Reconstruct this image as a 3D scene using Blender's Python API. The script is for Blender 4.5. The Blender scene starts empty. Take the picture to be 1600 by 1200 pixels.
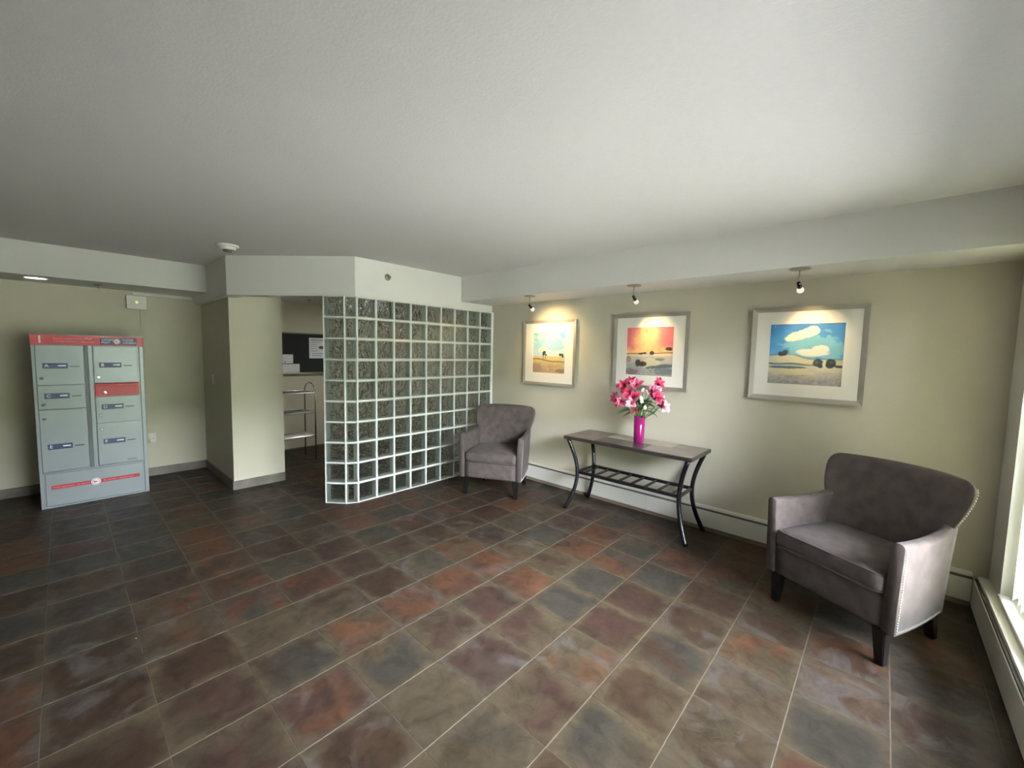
import bpy, bmesh, math, random
from math import sin, cos, pi, radians, sqrt
from mathutils import Vector, Matrix, noise
random.seed(7)
S = bpy.context.scene
C = S.collection
# ------------------------------------------------------------------ camera
YAW, PITCH, ROLL, F, CH = -.7376498, .0769308, .0204161, 639.758, 1.523848
f_ = Vector((sin(YAW)*cos(PITCH), cos(YAW)*cos(PITCH), -sin(PITCH)))
r0 = Vector((cos(YAW), -sin(YAW), 0)); u0 = r0.cross(f_)
r_ = cos(ROLL)*r0 + sin(ROLL)*u0; u_ = -sin(ROLL)*r0 + cos(ROLL)*u0
cam = bpy.data.objects.new('camera', bpy.data.cameras.new('camera')); C.objects.link(cam)
cam.data.sensor_width = 36; cam.data.lens = F/1600*36; cam.data.clip_start = .02
cam.matrix_world = Matrix(((r_.x, u_.x, -f_.x, 0), (r_.y, u_.y, -f_.y, 0), (r_.z, u_.z, -f_.z, CH), (0, 0, 0, 1)))
S.camera = cam
# ------------------------------------------------------------------ light
S.view_settings.view_transform = 'Standard'; S.view_settings.look = 'None'
S.view_settings.gamma = 1; S.view_settings.use_curve_mapping = False
S.view_settings.exposure = .95
w = bpy.data.worlds.new('world'); S.world = w; w.use_nodes = True
wn = w.node_tree; wn.nodes.clear()
wo = wn.nodes.new('ShaderNodeOutputWorld'); wb = wn.nodes.new('ShaderNodeBackground')
wb.inputs[0].default_value = (.90, .91, 1.05, 1); wb.inputs[1].default_value = 72
wn.links.new(wb.outputs[0], wo.inputs[0])
# daylight portal in the window opening (guides sampling of the sky, adds no light)
XW, YP, XM, YF, H = .56, 3.79, -6.26, -2.3, 2.41
WY0, WY1, WZ0, WZ1 = .5, 3.48, .23, 2.06
pl = bpy.data.lights.new('window_portal', 'AREA'); pl.shape = 'RECTANGLE'
pl.size = WY1-WY0; pl.size_y = WZ1-WZ0; pl.cycles.is_portal = True
po = bpy.data.objects.new('window_portal', pl); C.objects.link(po)
po.location = (XW+.16, (WY0+WY1)/2, (WZ0+WZ1)/2)
po.rotation_euler = (radians(90), 0, radians(90))
sn = bpy.data.lights.new('sun', 'SUN'); sn.energy = 520; sn.angle = radians(2); sn.color = (1, .97, .92)
so = bpy.data.objects.new('sun', sn); C.objects.link(so); so.rotation_euler = Vector((-.55, .12, .83)).to_track_quat('Z', 'Y').to_euler(); so.location = (-3, -1, 8)
S.cycles.max_bounces = 14; S.cycles.diffuse_bounces = 6; S.cycles.transmission_bounces = 14
S.cycles.transparent_max_bounces = 16; S.cycles.sample_clamp_indirect = 6

# ------------------------------------------------------------------ materials
def lin(c):
    return tuple((x/12.92 if x <= .04045 else ((x+.055)/1.055)**2.4) for x in c)
def rgb(r, g, b): return lin((r/255, g/255, b/255)) + (1,)
class NT:
    def __init__(s, name):
        s.m = bpy.data.materials.new(name); s.m.use_nodes = True; s.t = s.m.node_tree
        s.t.nodes.clear(); s.out = s.n('ShaderNodeOutputMaterial')
    def n(s, typ, **kw):
        nd = s.t.nodes.new(typ)
        for k, v in kw.items():
            if k.startswith('i_'):
                key = k[2:]; key = int(key) if key.isdigit() else key.replace('_', ' ')
                nd.inputs[key].default_value = v
            else: setattr(nd, k, v)
        return nd
    def l(s, a, b): s.t.links.new(a, b)
def mat(name, col, rough=.6, metal=0, var=0, vscale=8, bump=0, bscale=200, spec=.5, sheen=0, emit=None, estr=0, var_col=None, coat=0, coords='Object'):
    t = NT(name); p = t.n('ShaderNodeBsdfPrincipled'); t.l(p.outputs[0], t.out.inputs[0])
    p.inputs['Base Color'].default_value = col; p.inputs['Roughness'].default_value = rough
    p.inputs['Metallic'].default_value = metal; p.inputs['Specular IOR Level'].default_value = spec
    p.inputs['Sheen Weight'].default_value = sheen; p.inputs['Coat Weight'].default_value = coat
    if sheen: p.inputs['Sheen Roughness'].default_value = .4
    tc = t.n('ShaderNodeTexCoord')
    if var or var_col:
        nz = t.n('ShaderNodeTexNoise', i_Scale=vscale, i_Detail=5.0); t.l(tc.outputs[coords], nz.inputs['Vector'])
        cr = t.n('ShaderNodeValToRGB'); t.l(nz.outputs['Fac'], cr.inputs[0])
        c2 = var_col or tuple(min(1, c*(1+var)) for c in col[:3])+(1,)
        c1 = col if var_col else tuple(c*(1-var) for c in col[:3])+(1,)
        cr.color_ramp.elements[0].position = .35; cr.color_ramp.elements[0].color = c1
        cr.color_ramp.elements[1].position = .65; cr.color_ramp.elements[1].color = c2
        t.l(cr.outputs[0], p.inputs['Base Color'])
    if bump:
        nb = t.n('ShaderNodeTexNoise', i_Scale=bscale, i_Detail=3.0); t.l(tc.outputs[coords], nb.inputs['Vector'])
        bp = t.n('ShaderNodeBump', i_Strength=bump, i_Distance=.004); t.l(nb.outputs['Fac'], bp.inputs['Height'])
        t.l(bp.outputs[0], p.inputs['Normal'])
    if emit: p.inputs['Emission Color'].default_value = emit; p.inputs['Emission Strength'].default_value = estr
    return t.m
M = {}
M['wall'] = mat('wall_paint', rgb(192, 187, 169), .75, var=.02, vscale=3, bump=.12, bscale=160)
M['white'] = mat('white_paint', rgb(214, 213, 209), .7, var=.015, vscale=2, bump=.12, bscale=160)
M['ceil'] = mat('ceiling_texture', rgb(212, 211, 208), .9, var=.012, vscale=60, bump=.3, bscale=95, spec=.2)
M['heater'] = mat('heater_enamel', rgb(208, 206, 196), .45)
M['slot'] = mat('heater_slot', rgb(88, 88, 84), .6)
M['kick'] = mat('heater_foot', rgb(120, 108, 92), .7)
M['baseb'] = mat('base_tile', rgb(86, 80, 74), .5, var_col=rgb(112, 106, 98), vscale=6)
M['grout'] = mat('white_grout', rgb(226, 228, 222), .6)
M['frame'] = mat('silver_frame', rgb(182, 178, 166), .42, metal=.5, bump=.1, bscale=90)
M['matb'] = mat('mat_board', rgb(236, 232, 222), .9)
M['cord'] = mat('white_plastic', rgb(222, 220, 212), .45)
M['black'] = mat('black_plastic', rgb(26, 26, 28), .45)
M['chrome'] = mat('chrome', rgb(196, 196, 194), .18, metal=1)
M['brushed'] = mat('brushed_nickel', rgb(150, 145, 135), .35, metal=.9)
M['fabric'] = mat('microfibre', rgb(70, 63, 61), .85, var_col=rgb(83, 75, 73), vscale=14, bump=.3, bscale=300, spec=.2, sheen=.05)
M['welt'] = mat('welt_fabric', rgb(68, 62, 64), .85, bump=.3, bscale=300, sheen=.1)
M['legw'] = mat('dark_wood', rgb(20, 17, 17), .4, var=.2, vscale=20, spec=.3)
M['nail'] = mat('nailhead_pewter', rgb(200, 192, 184), .3, metal=.8)
M['tmetal'] = mat('gunmetal', rgb(70, 72, 78), .2, metal=.9, spec=.6)
M['tedge'] = mat('table_edge', rgb(44, 38, 36), .35, var=.2, vscale=15)
M['slateA'] = mat('slate_brown', rgb(88, 76, 70), .3, var_col=rgb(112, 98, 90), vscale=9)
M['slateB'] = mat('slate_beige', rgb(148, 138, 122), .3, var_col=rgb(168, 158, 142), vscale=9)
M['slateC'] = mat('slate_black', rgb(52, 48, 50), .22, var_col=rgb(70, 64, 64), vscale=9)
M['slateD'] = mat('slate_taupe', rgb(108, 98, 90), .3, var_col=rgb(128, 118, 110), vscale=9)
M['mailgrey'] = mat('mailbox_grey', rgb(140, 147, 153), .38, metal=.25, var=.03, vscale=4)
M['maildark'] = mat('mailbox_recess', rgb(92, 98, 102), .5, metal=.2)
M['red'] = mat('red_panel', rgb(170, 38, 52), .45)
M['blue'] = mat('blue_panel', rgb(38, 48, 96), .42)
M['print'] = mat('white_print', rgb(235, 235, 235), .5)
M['pinkprint'] = mat('pink_print', rgb(232, 150, 150), .5)
M['board'] = mat('board_felt', rgb(40, 44, 44), .9)
M['paper'] = mat('paper', rgb(216, 218, 220), .8)
M['ink'] = mat('ink', rgb(120, 122, 126), .8)
M['stem'] = mat('green_stem', rgb(62, 98, 48), .6, var=.2)
M['leaf'] = mat('green_leaf', rgb(52, 92, 44), .5, var_col=rgb(84, 122, 70), vscale=12)
M['vane'] = None
M['conc'] = mat('outdoor_concrete', rgb(196, 192, 190), .9, var=.05)
M['grass'] = mat('lawn', rgb(86, 112, 60), .9, var=.3, vscale=3)
M['sky_blocker'] = mat('sky_blocker_leaf', rgb(44, 50, 38), .8, var_col=rgb(62, 68, 52), vscale=9, bump=1, bscale=12)
# petals
def petal_mat(name, inner, outer):
    t = NT(name); p = t.n('ShaderNodeBsdfPrincipled', i_Roughness=.55); t.l(p.outputs[0], t.out.inputs[0])
    p.inputs['Subsurface Weight'].default_value = 0
    uv = t.n('ShaderNodeUVMap'); sx = t.n('ShaderNodeSeparateXYZ'); t.l(uv.outputs[0], sx.inputs[0])
    m = t.n('ShaderNodeMath', operation='SUBTRACT', i_1=.5); t.l(sx.outputs[0], m.inputs[0])
    a = t.n('ShaderNodeMath', operation='ABSOLUTE'); t.l(m.outputs[0], a.inputs[0])
    cr = t.n('ShaderNodeValToRGB'); t.l(a.outputs[0], cr.inputs[0])
    cr.color_ramp.elements[0].color = inner; cr.color_ramp.elements[0].position = .1
    cr.color_ramp.elements[1].color = outer; cr.color_ramp.elements[1].position = .48
    t.l(cr.outputs[0], p.inputs['Base Color']); return t.m
M['pet_deep'] = petal_mat('petal_deep_pink', rgb(160, 22, 66), rgb(206, 84, 126))
M['pet_pink'] = petal_mat('petal_pink', rgb(190, 54, 100), rgb(228, 160, 182))
M['pet_pale'] = petal_mat('petal_pale', rgb(226, 160, 180), rgb(238, 216, 216))
M['bud'] = mat('white_bud', rgb(240, 234, 214), .5)
M['anther'] = mat('anther', rgb(150, 50, 60), .6)
# magenta translucent vase
t = NT('magenta_vase'); p = t.n('ShaderNodeBsdfPrincipled', i_Roughness=.14); t.l(p.outputs[0], t.out.inputs[0])
p.inputs['Base Color'].default_value = rgb(132, 22, 90); p.inputs['Coat Weight'].default_value = .6
M['vase'] = t.m
# blind vane: translucent
t = NT('blind_vane'); d = t.n('ShaderNodeBsdfDiffuse'); tr = t.n('ShaderNodeBsdfTranslucent'); mx = t.n('ShaderNodeMixShader', i_Fac=.5)
for q in (d, tr): q.inputs[0].default_value = rgb(232, 230, 212)
t.l(d.outputs[0], mx.inputs[1]); t.l(tr.outputs[0], mx.inputs[2]); t.l(mx.outputs[0], t.out.inputs[0]); M['vane'] = t.m
# thin window pane
t = NT('window_pane'); tp = t.n('ShaderNodeBsdfTransparent'); gl = t.n('ShaderNodeBsdfGlossy', i_Roughness=.02)
fr = t.n('ShaderNodeFresnel', i_IOR=1.45); mx = t.n('ShaderNodeMixShader')
tp.inputs[0].default_value = (.96, .98, .97, 1)
t.l(fr.outputs[0], mx.inputs[0]); t.l(tp.outputs[0], mx.inputs[1]); t.l(gl.outputs[0], mx.inputs[2]); t.l(mx.outputs[0], t.out.inputs[0]); M['pane'] = t.m
# picture glass (thin glazing in front of the mat)
# glass block faces: near pane lightly rippled, far pane strongly waved
def block_glass(name, dist, transp):
    t = NT(name); g = t.n('ShaderNodeBsdfGlass', i_Roughness=.02, i_IOR=1.42); g.inputs[0].default_value = (.965, .98, .97, 1)
    tp = t.n('ShaderNodeBsdfTransparent'); tp.inputs[0].default_value = (.95, .97, .96, 1); mx = t.n('ShaderNodeMixShader', i_Fac=transp)
    tc = t.n('ShaderNodeTexCoord'); oi = t.n('ShaderNodeObjectInfo'); ad = t.n('ShaderNodeVectorMath', operation='ADD')
    ms = t.n('ShaderNodeVectorMath', operation='SCALE', i_Scale=7.0); t.l(oi.outputs['Location'], ms.inputs[0])
    t.l(tc.outputs['Object'], ad.inputs[0]); t.l(ms.outputs[0], ad.inputs[1])
    mp = t.n('ShaderNodeMapping'); mp.inputs['Rotation'].default_value = (0, radians(38), 0); mp.inputs['Scale'].default_value = (1.25, 1, .9)
    t.l(ad.outputs[0], mp.inputs[0])
    nz = t.n('ShaderNodeTexNoise', i_Scale=12.0, i_Detail=.8, i_Distortion=1.8); t.l(mp.outputs[0], nz.inputs['Vector'])
    bp = t.n('ShaderNodeBump', i_Strength=1.0, i_Distance=dist); t.l(nz.outputs['Fac'], bp.inputs['Height']); t.l(bp.outputs[0], g.inputs['Normal'])
    t.l(g.outputs[0], mx.inputs[1]); t.l(tp.outputs[0], mx.inputs[2]); t.l(mx.outputs[0], t.out.inputs[0]); return t.m
M['gface'] = block_glass('glass_block_face', .0035, .15); M['gback'] = block_glass('glass_block_far_face', .07, .1)
# glass block rim: pale frosted band
t = NT('glass_block_rim'); d = t.n('ShaderNodeBsdfDiffuse'); tr = t.n('ShaderNodeBsdfTranslucent'); gl = t.n('ShaderNodeBsdfGlossy', i_Roughness=.15)
d.inputs[0].default_value = rgb(222, 228, 224); tr.inputs[0].default_value = rgb(222, 228, 224)
m1 = t.n('ShaderNodeMixShader', i_Fac=.4); m2 = t.n('ShaderNodeMixShader', i_Fac=.15)
t.l(d.outputs[0], m1.inputs[1]); t.l(tr.outputs[0], m1.inputs[2]); t.l(m1.outputs[0], m2.inputs[1]); t.l(gl.outputs[0], m2.inputs[2]); t.l(m2.outputs[0], t.out.inputs[0]); M['grim'] = t.m
# painted pictures: colour attribute
t = NT('painted_print'); p = t.n('ShaderNodeBsdfPrincipled', i_Roughness=.6); at = t.n('ShaderNodeVertexColor', layer_name='Col')
t.l(at.outputs[0], p.inputs['Base Color']); t.l(p.outputs[0], t.out.inputs[0]); M['paint'] = t.m
# lamps
def emat(name, col, st):
    t = NT(name); e = t.n('ShaderNodeEmission', i_Strength=st); e.inputs[0].default_value = col; t.l(e.outputs[0], t.out.inputs[0]); return t.m
M['led'] = emat('led_disc', (1, .98, .94, 1), 3)
M['bulb'] = emat('bulb_glow', (1, .90, .76, 1), .5)
M['indicator'] = emat('indicator_led', (.95, .95, .5, 1), .4)

# floor tiles: slate look, colours differ tile by tile
TX, TY, TP = -.213, 2.19, .33
def tile_material():
    t = NT('slate_tile'); p = t.n('ShaderNodeBsdfPrincipled'); p.inputs['Specular IOR Level'].default_value = .17; t.l(p.outputs[0], t.out.inputs[0])
    geo = t.n('ShaderNodeNewGeometry'); off = t.n('ShaderNodeVectorMath', operation='SUBTRACT'); off.inputs[1].default_value = (TX, TY, 0)
    t.l(geo.outputs['Position'], off.inputs[0])
    sc = t.n('ShaderNodeVectorMath', operation='SCALE', i_Scale=1/TP); t.l(off.outputs[0], sc.inputs[0])
    fl = t.n('ShaderNodeVectorMath', operation='FLOOR'); t.l(sc.outputs[0], fl.inputs[0])
    sf = t.n('ShaderNodeSeparateXYZ'); t.l(fl.outputs[0], sf.inputs[0]); cm = t.n('ShaderNodeCombineXYZ')
    t.l(sf.outputs[0], cm.inputs[0]); t.l(sf.outputs[1], cm.inputs[1])
    wn_ = t.n('ShaderNodeTexWhiteNoise', noise_dimensions='2D'); t.l(cm.outputs[0], wn_.inputs['Vector'])
    sep = t.n('ShaderNodeSeparateColor'); t.l(wn_.outputs['Color'], sep.inputs[0])
    # per tile offset for noise
    ofs = t.n('ShaderNodeVectorMath', operation='SCALE', i_Scale=37.0); t.l(wn_.outputs['Color'], ofs.inputs[0])
    pv = t.n('ShaderNodeVectorMath', operation='ADD'); t.l(geo.outputs['Position'], pv.inputs[0]); t.l(ofs.outputs[0], pv.inputs[1])
    def nz(scale, detail=5.0, dist=1.0, rough=.55):
        q = t.n('ShaderNodeTexNoise', i_Scale=scale, i_Detail=detail, i_Distortion=dist, i_Roughness=rough); t.l(pv.outputs[0], q.inputs['Vector']); return q.outputs['Fac']
    def ramp(fac, stops, interp='LINEAR'):
        q = t.n('ShaderNodeValToRGB'); t.l(fac, q.inputs[0]); e = q.color_ramp; e.interpolation = interp
        e.elements[0].position, e.elements[0].color = stops[0]; e.elements[1].position, e.elements[1].color = stops[-1]
        for s_, c_ in stops[1:-1]: x = e.elements.new(s_); x.color = c_
        return q.outputs[0]
    def mixc(f, a, b):
        q = t.n('ShaderNodeMix', data_type='RGBA'); 
        if isinstance(f, float): q.inputs[0].default_value = f
        else: t.l(f, q.inputs[0])
        for s_, i_ in ((a, 6), (b, 7)):
            if isinstance(s_, tuple): q.inputs[i_].default_value = s_
            else: t.l(s_, q.inputs[i_])
        return q.outputs[2]
    def math_(op, a, b):
        q = t.n('ShaderNodeMath', operation=op)
        for s_, i_ in ((a, 0), (b, 1)):
            if isinstance(s_, (int, float)): q.inputs[i_].default_value = s_
            else: t.l(s_, q.inputs[i_])
        return q.outputs[0]
    rust, brown, tan = rgb(66, 44, 31), rgb(46, 35, 27), rgb(59, 49, 37)
    olive, slate, plum = rgb(55, 48, 37), rgb(46, 43, 38), rgb(49, 36, 31)
    A = ramp(sep.outputs[0], [(0, rust), (.20, brown), (.36, olive), (.52, slate), (.70, plum), (.84, tan), (.92, brown)], 'CONSTANT')
    B = ramp(sep.outputs[1], [(0, brown), (.25, slate), (.45, rust), (.62, plum), (.80, olive)], 'CONSTANT')
    k = ramp(nz(3.6, 6, .6), [(.42, (0, 0, 0, 1)), (.60, (1, 1, 1, 1))])
    c = mixc(k, A, B)
    # warm taupe worn border with a ragged, rounded inner edge
    fr_ = t.n('ShaderNodeVectorMath', operation='FRACTION'); t.l(sc.outputs[0], fr_.inputs[0]); sfr = t.n('ShaderNodeSeparateXYZ'); t.l(fr_.outputs[0], sfr.inputs[0])
    ex = math_('SUBTRACT', .5, math_('ABSOLUTE', math_('SUBTRACT', sfr.outputs[0], .5), 0))
    ey = math_('SUBTRACT', .5, math_('ABSOLUTE', math_('SUBTRACT', sfr.outputs[1], .5), 0))
    ed = math_('MINIMUM', math_('MINIMUM', ex, ey), math_('SUBTRACT', math_('MULTIPLY', math_('ADD', ex, ey), .5), .05))
    ed = math_('ADD', ed, math_('MULTIPLY', math_('SUBTRACT', nz(7.5, 6, .5, .62), .5), .42))
    ke = ramp(ed, [(.02, (1, 1, 1, 1)), (.13, (0, 0, 0, 1))])
    bord = mixc(sep.outputs[2], rgb(61, 53, 40), rgb(57, 51, 43))
    c = mixc(math_('MULTIPLY', ke, .88), c, bord)
    # darker and lighter mottling
    k2 = ramp(nz(10, 8, .8, .68), [(.34, (.62, .60, .58, 1)), (.50, (1, 1, 1, 1)), (.68, (1.34, 1.32, 1.28, 1))])
    q = t.n('ShaderNodeMix', data_type='RGBA', blend_type='MULTIPLY'); q.inputs[0].default_value = 1; t.l(c, q.inputs[6]); t.l(k2, q.inputs[7]); c = q.outputs[2]
    # chalky bluish bloom on some tiles
    k3 = ramp(nz(4.6, 8, .9, .62), [(.53, (0, 0, 0, 1)), (.70, (1, 1, 1, 1))])
    some = ramp(sep.outputs[2], [(.35, (0, 0, 0, 1)), (.6, (1, 1, 1, 1))])
    c = mixc(math_('MULTIPLY', math_('MULTIPLY', k3, some), .75), c, rgb(75, 72, 70))
    t.l(c, p.inputs['Base Color'])
    ro = ramp(nz(9, 4), [(.3, (.40, .40, .40, 1)), (.7, (.56, .56, .56, 1))]); t.l(ro, p.inputs['Roughness'])
    bp = t.n('ShaderNodeBump', i_Strength=.35, i_Distance=.006); t.l(nz(11, 6, .6), bp.inputs['Height']); t.l(bp.outputs[0], p.inputs['Normal'])
    return t.m
M['tile'] = tile_material()
M['tgrout'] = mat('tile_grout', rgb(78, 69, 55), .8, var=.1, vscale=20)

# ------------------------------------------------------------------ mesh helpers
def obj(name, bm, m=None, parent=None, smooth=False, loc=None, rot=None, kind=None, label=None):
    me = bpy.data.meshes.new(name)
    bmesh.ops.recalc_face_normals(bm, faces=bm.faces[:]) if bm.faces else None
    bm.to_mesh(me); bm.free()
    for x in (m if isinstance(m, (list, tuple)) else [m]):
        if x: me.materials.append(x)
    if smooth: me.shade_smooth()
    o = bpy.data.objects.new(name, me); C.objects.link(o)
    if parent: o.parent = parent
    if loc: o.location = loc
    if rot: o.rotation_euler = rot
    if kind: o['kind'] = kind
    if label: o['label'] = label
    return o
def inst(src, parent=None, loc=None, rot=None, scale=None):
    o = src.copy(); C.objects.link(o)
    if parent is not None: o.parent = parent
    if loc is not None: o.location = loc
    if rot is not None: o.rotation_euler = rot
    if scale is not None: o.scale = scale
    return o
def copy_tree(o, parent=None):
    c = o.copy(); C.objects.link(c); c.parent = parent
    for ch in list(o.children): copy_tree(ch, c)
    return c
def thing(name, label, cat, loc=(0, 0, 0), rz=0, group=None):
    o = bpy.data.objects.new(name, None); C.objects.link(o); o.empty_display_size = .1
    o.location = loc; o.rotation_euler = (0, 0, rz); o['label'] = label; o['category'] = cat
    if group: o['group'] = group
    return o
def tag(o, label, cat, group=None):
    o['label'] = label; o['category'] = cat
    if group: o['group'] = group
    return o
def box(bm, x0, x1, y0, y1, z0, z1, bev=0, seg=2, mi=0):
    b = bmesh.new(); bmesh.ops.create_cube(b, size=1)
    bmesh.ops.scale(b, vec=(abs(x1-x0), abs(y1-y0), abs(z1-z0)), verts=b.verts)
    bmesh.ops.translate(b, vec=((x0+x1)/2, (y0+y1)/2, (z0+z1)/2), verts=b.verts)
    if bev: bmesh.ops.bevel(b, geom=b.edges[:], offset=bev, segments=seg, profile=.5, affect='EDGES')
    for f in b.faces: f.material_index = mi
    tm = bpy.data.meshes.new('t'); b.to_mesh(tm); b.free(); bm.from_mesh(tm); bpy.data.meshes.remove(tm)
    return bm
def bx(*a, **k): return box(bmesh.new(), *a, **k)
def prism(bm, pts, z0, z1):
    lo = [bm.verts.new((x, y, z0)) for x, y in pts]; hi = [bm.verts.new((x, y, z1)) for x, y in pts]
    n = len(pts); bm.faces.new(lo[::-1]); bm.faces.new(hi)
    for i in range(n): bm.faces.new((lo[i], lo[(i+1) % n], hi[(i+1) % n], hi[i]))
    return bm
def prism_y(bm, pts, y0, y1):          # pts in (x,z)
    lo = [bm.verts.new((x, y0, z)) for x, z in pts]; hi = [bm.verts.new((x, y1, z)) for x, z in pts]
    n = len(pts); bm.faces.new(lo[::-1]); bm.faces.new(hi)
    for i in range(n): bm.faces.new((lo[i], lo[(i+1) % n], hi[(i+1) % n], hi[i]))
    return bm
def tube(bm, pts, r, n=10, ry=None):
    pts = [Vector(p) for p in pts]; rings = []; up = Vector((0, 0, 1))
    a = None
    for i, p in enumerate(pts):
        d = (pts[min(i+1, len(pts)-1)]-pts[max(i-1, 0)]).normalized()
        if a is None:
            ref = up if abs(d.dot(up)) < .8 else Vector((0, 1, 0)); a = d.cross(ref).normalized()
        else: a = (a-d*a.dot(d)).normalized()
        b = d.cross(a).normalized()
        rr = r[i] if isinstance(r, (list, tuple)) else r; r2 = rr*(ry or 1)
        rings.append([bm.verts.new(p+a*cos(2*pi*k/n)*rr+b*sin(2*pi*k/n)*r2) for k in range(n)])
    for i in range(len(rings)-1):
        for k in range(n): bm.faces.new((rings[i][k], rings[i][(k+1) % n], rings[i+1][(k+1) % n], rings[i+1][k]))
    bm.faces.new(rings[0][::-1]); bm.faces.new(rings[-1]); return bm
def lathe(bm, prof, n=24, M4=None):
    rings = []
    for r, z in prof:
        if r < 1e-6: rings.append([bm.verts.new((0, 0, z))])
        else: rings.append([bm.verts.new((r*cos(2*pi*k/n), r*sin(2*pi*k/n), z)) for k in range(n)])
    for a, b in zip(rings, rings[1:]):
        for k in range(n):
            if len(a) == 1 and len(b) == 1: continue
            if len(a) == 1: bm.faces.new((a[0], b[k], b[(k+1) % n]))
            elif len(b) == 1: bm.faces.new((a[k], a[(k+1) % n], b[0]))
            else: bm.faces.new((a[k], a[(k+1) % n], b[(k+1) % n], b[k]))
    if M4: bmesh.ops.transform(bm, matrix=M4, verts=bm.verts)
    return bm
def softbox(dx, dy, dz, r, cuts=7):
    bm = bmesh.new(); bmesh.ops.create_cube(bm, size=2)
    bmesh.ops.subdivide_edges(bm, edges=bm.edges[:], cuts=cuts, use_grid_fill=True)
    hx, hy, hz = dx/2, dy/2, dz/2
    for v in bm.verts:
        # concentrate vertices near edges
        c = Vector([(abs(q)**.6)*(1 if q > 0 else -1) for q in v.co])
        p = Vector((c.x*hx, c.y*hy, c.z*hz)); i_ = Vector((max(-hx+r, min(hx-r, p.x)), max(-hy+r, min(hy-r, p.y)), max(-hz+r, min(hz-r, p.z))))
        d = p-i_; v.co = i_+(d.normalized()*r if d.length > 1e-7 else d)
    return bm
def text(body, size, parent, y, z, x, m, name='lettering', align='LEFT', bold=0):
    cu = bpy.data.curves.new('t', 'FONT'); cu.body = body; cu.size = size; cu.extrude = .0006; cu.align_x = align; cu.align_y = 'CENTER'; cu.resolution_u = 2; cu.offset = bold
    to = bpy.data.objects.new('t', cu); C.objects.link(to)
    bpy.context.view_layer.update(); me = bpy.data.meshes.new_from_object(to.evaluated_get(bpy.context.evaluated_depsgraph_get()))
    bpy.data.objects.remove(to); bpy.data.curves.remove(cu); me.name = name
    me.materials.clear(); me.materials.append(m)
    o = bpy.data.objects.new(name, me); C.objects.link(o); o.parent = parent; o.location = (x, y, z); o.rotation_euler = (radians(90), 0, radians(90)); return o

# ------------------------------------------------------------------ SETTING
XB = -6.5            # alcove rear wall
def st(name, bm, m, parent=None): return obj(name, bm, m, parent, kind='structure')
floor = st('floor', bx(XB-.2, XW+.25, YF-.2, YP+.2, -.12, -.0015), M['tgrout'])
# tiles: individual objects for the 300 nearest the view, the rest joined
tb = bmesh.new(); hw = .1585
box(tb, -hw-.005, hw+.005, -hw-.0064, hw+.0064, -.008, 0)
bmesh.ops.bevel(tb, geom=[e for e in tb.edges if all(v.co.z > -.001 for v in e.verts)], offset=.0016, segments=1, affect='EDGES')
tproto = None; cells = []
Mrow = (r_, u_, f_)
def campx(P):
    d = Vector(P)-Vector((0, 0, CH)); z = d.dot(f_)
    return None if z < .05 else (800+F*d.dot(r_)/z, 600-F*d.dot(u_)/z, z)
i0 = math.floor((XB-TX)/TP); i1 = math.ceil((XW-TX)/TP); j0 = math.floor((YF-TY)/TP); j1 = math.ceil((YP-TY)/TP)
for i in range(i0, i1):
    for j in range(j0, j1):
        cx, cy = TX+(i+.5)*TP, TY+(j+.5)*TP
        vis = False; d = 99
        for a in (-.5, 0, .5):
            for b in (-.5, 0, .5):
                q = campx((cx+a*TP, cy+b*TP, 0))
                if q and -10 < q[0] < 1610 and 0 < q[1] < 1210: vis = True; d = min(d, q[2])
        full = cx-TP/2 > XB and cx+TP/2 < XW-.005 and cy-TP/2 > YF and cy+TP/2 < YP-.005
        cells.append((0 if (vis and full) else 1, d, cx, cy))
cells.sort()
rest = bmesh.new(); ntile = 0
tb_me = bpy.data.meshes.new('floor_tile'); bmesh.ops.recalc_face_normals(tb, faces=tb.faces[:]); tb.to_mesh(tb_me); tb.free(); tb_me.materials.append(M['tile'])
for v_, d, cx, cy in cells:
    if v_ == 0 and ntile < 300:
        o = bpy.data.objects.new('floor_tile', tb_me); C.objects.link(o); o.parent = floor
        o.location = (cx, cy, random.uniform(-.0008, .0004)); ntile += 1
    else:
        x0, x1 = max(cx-.163, XB+.001), min(cx+.163, XW-.001); y0, y1 = max(cy-.1642, YF+.001), min(cy+.1642, YP-.001)
        if x1 > x0+.01 and y1 > y0+.01: box(rest, x0, x1, y0, y1, -.008, 0)
obj('floor_tile_remainder', rest, M['tile'], floor, kind='stuff')

st('ceiling', bx(XB-.2, XW+.25, YF-.2, YP+.2, H, H+.15), M['ceil'])
st('wall_back', bx(XB-.2, XW+.25, YP, YP+.2, -.02, H+.02), M['wall'])
st('wall_front', bx(XB-.2, XW+.25, YF-.2, YF, -.02, H+.02), M['wall'])
st('wall_left', bx(XB-.2, XM, YF, 1.18, -.02, H+.02), M['wall'])
st('wall_alcove_rear', bx(XB-.2, XB, 1.18, YP, -.02, H+.02), M['wall'])
st('wall_column', bx(XB, -5.045, 1.18, 1.682, -.02, 2.2), M['wall'])
rw = bmesh.new()
box(rw, XW, XW+.2, WY1, YP, -.02, H+.02); box(rw, XW, XW+.2, YF, WY0, -.02, H+.02)
box(rw, XW, XW+.2, WY0, WY1, -.02, WZ0); box(rw, XW, XW+.2, WY0, WY1, WZ1, H+.02)
st('wall_right', rw, M['white'])
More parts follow.
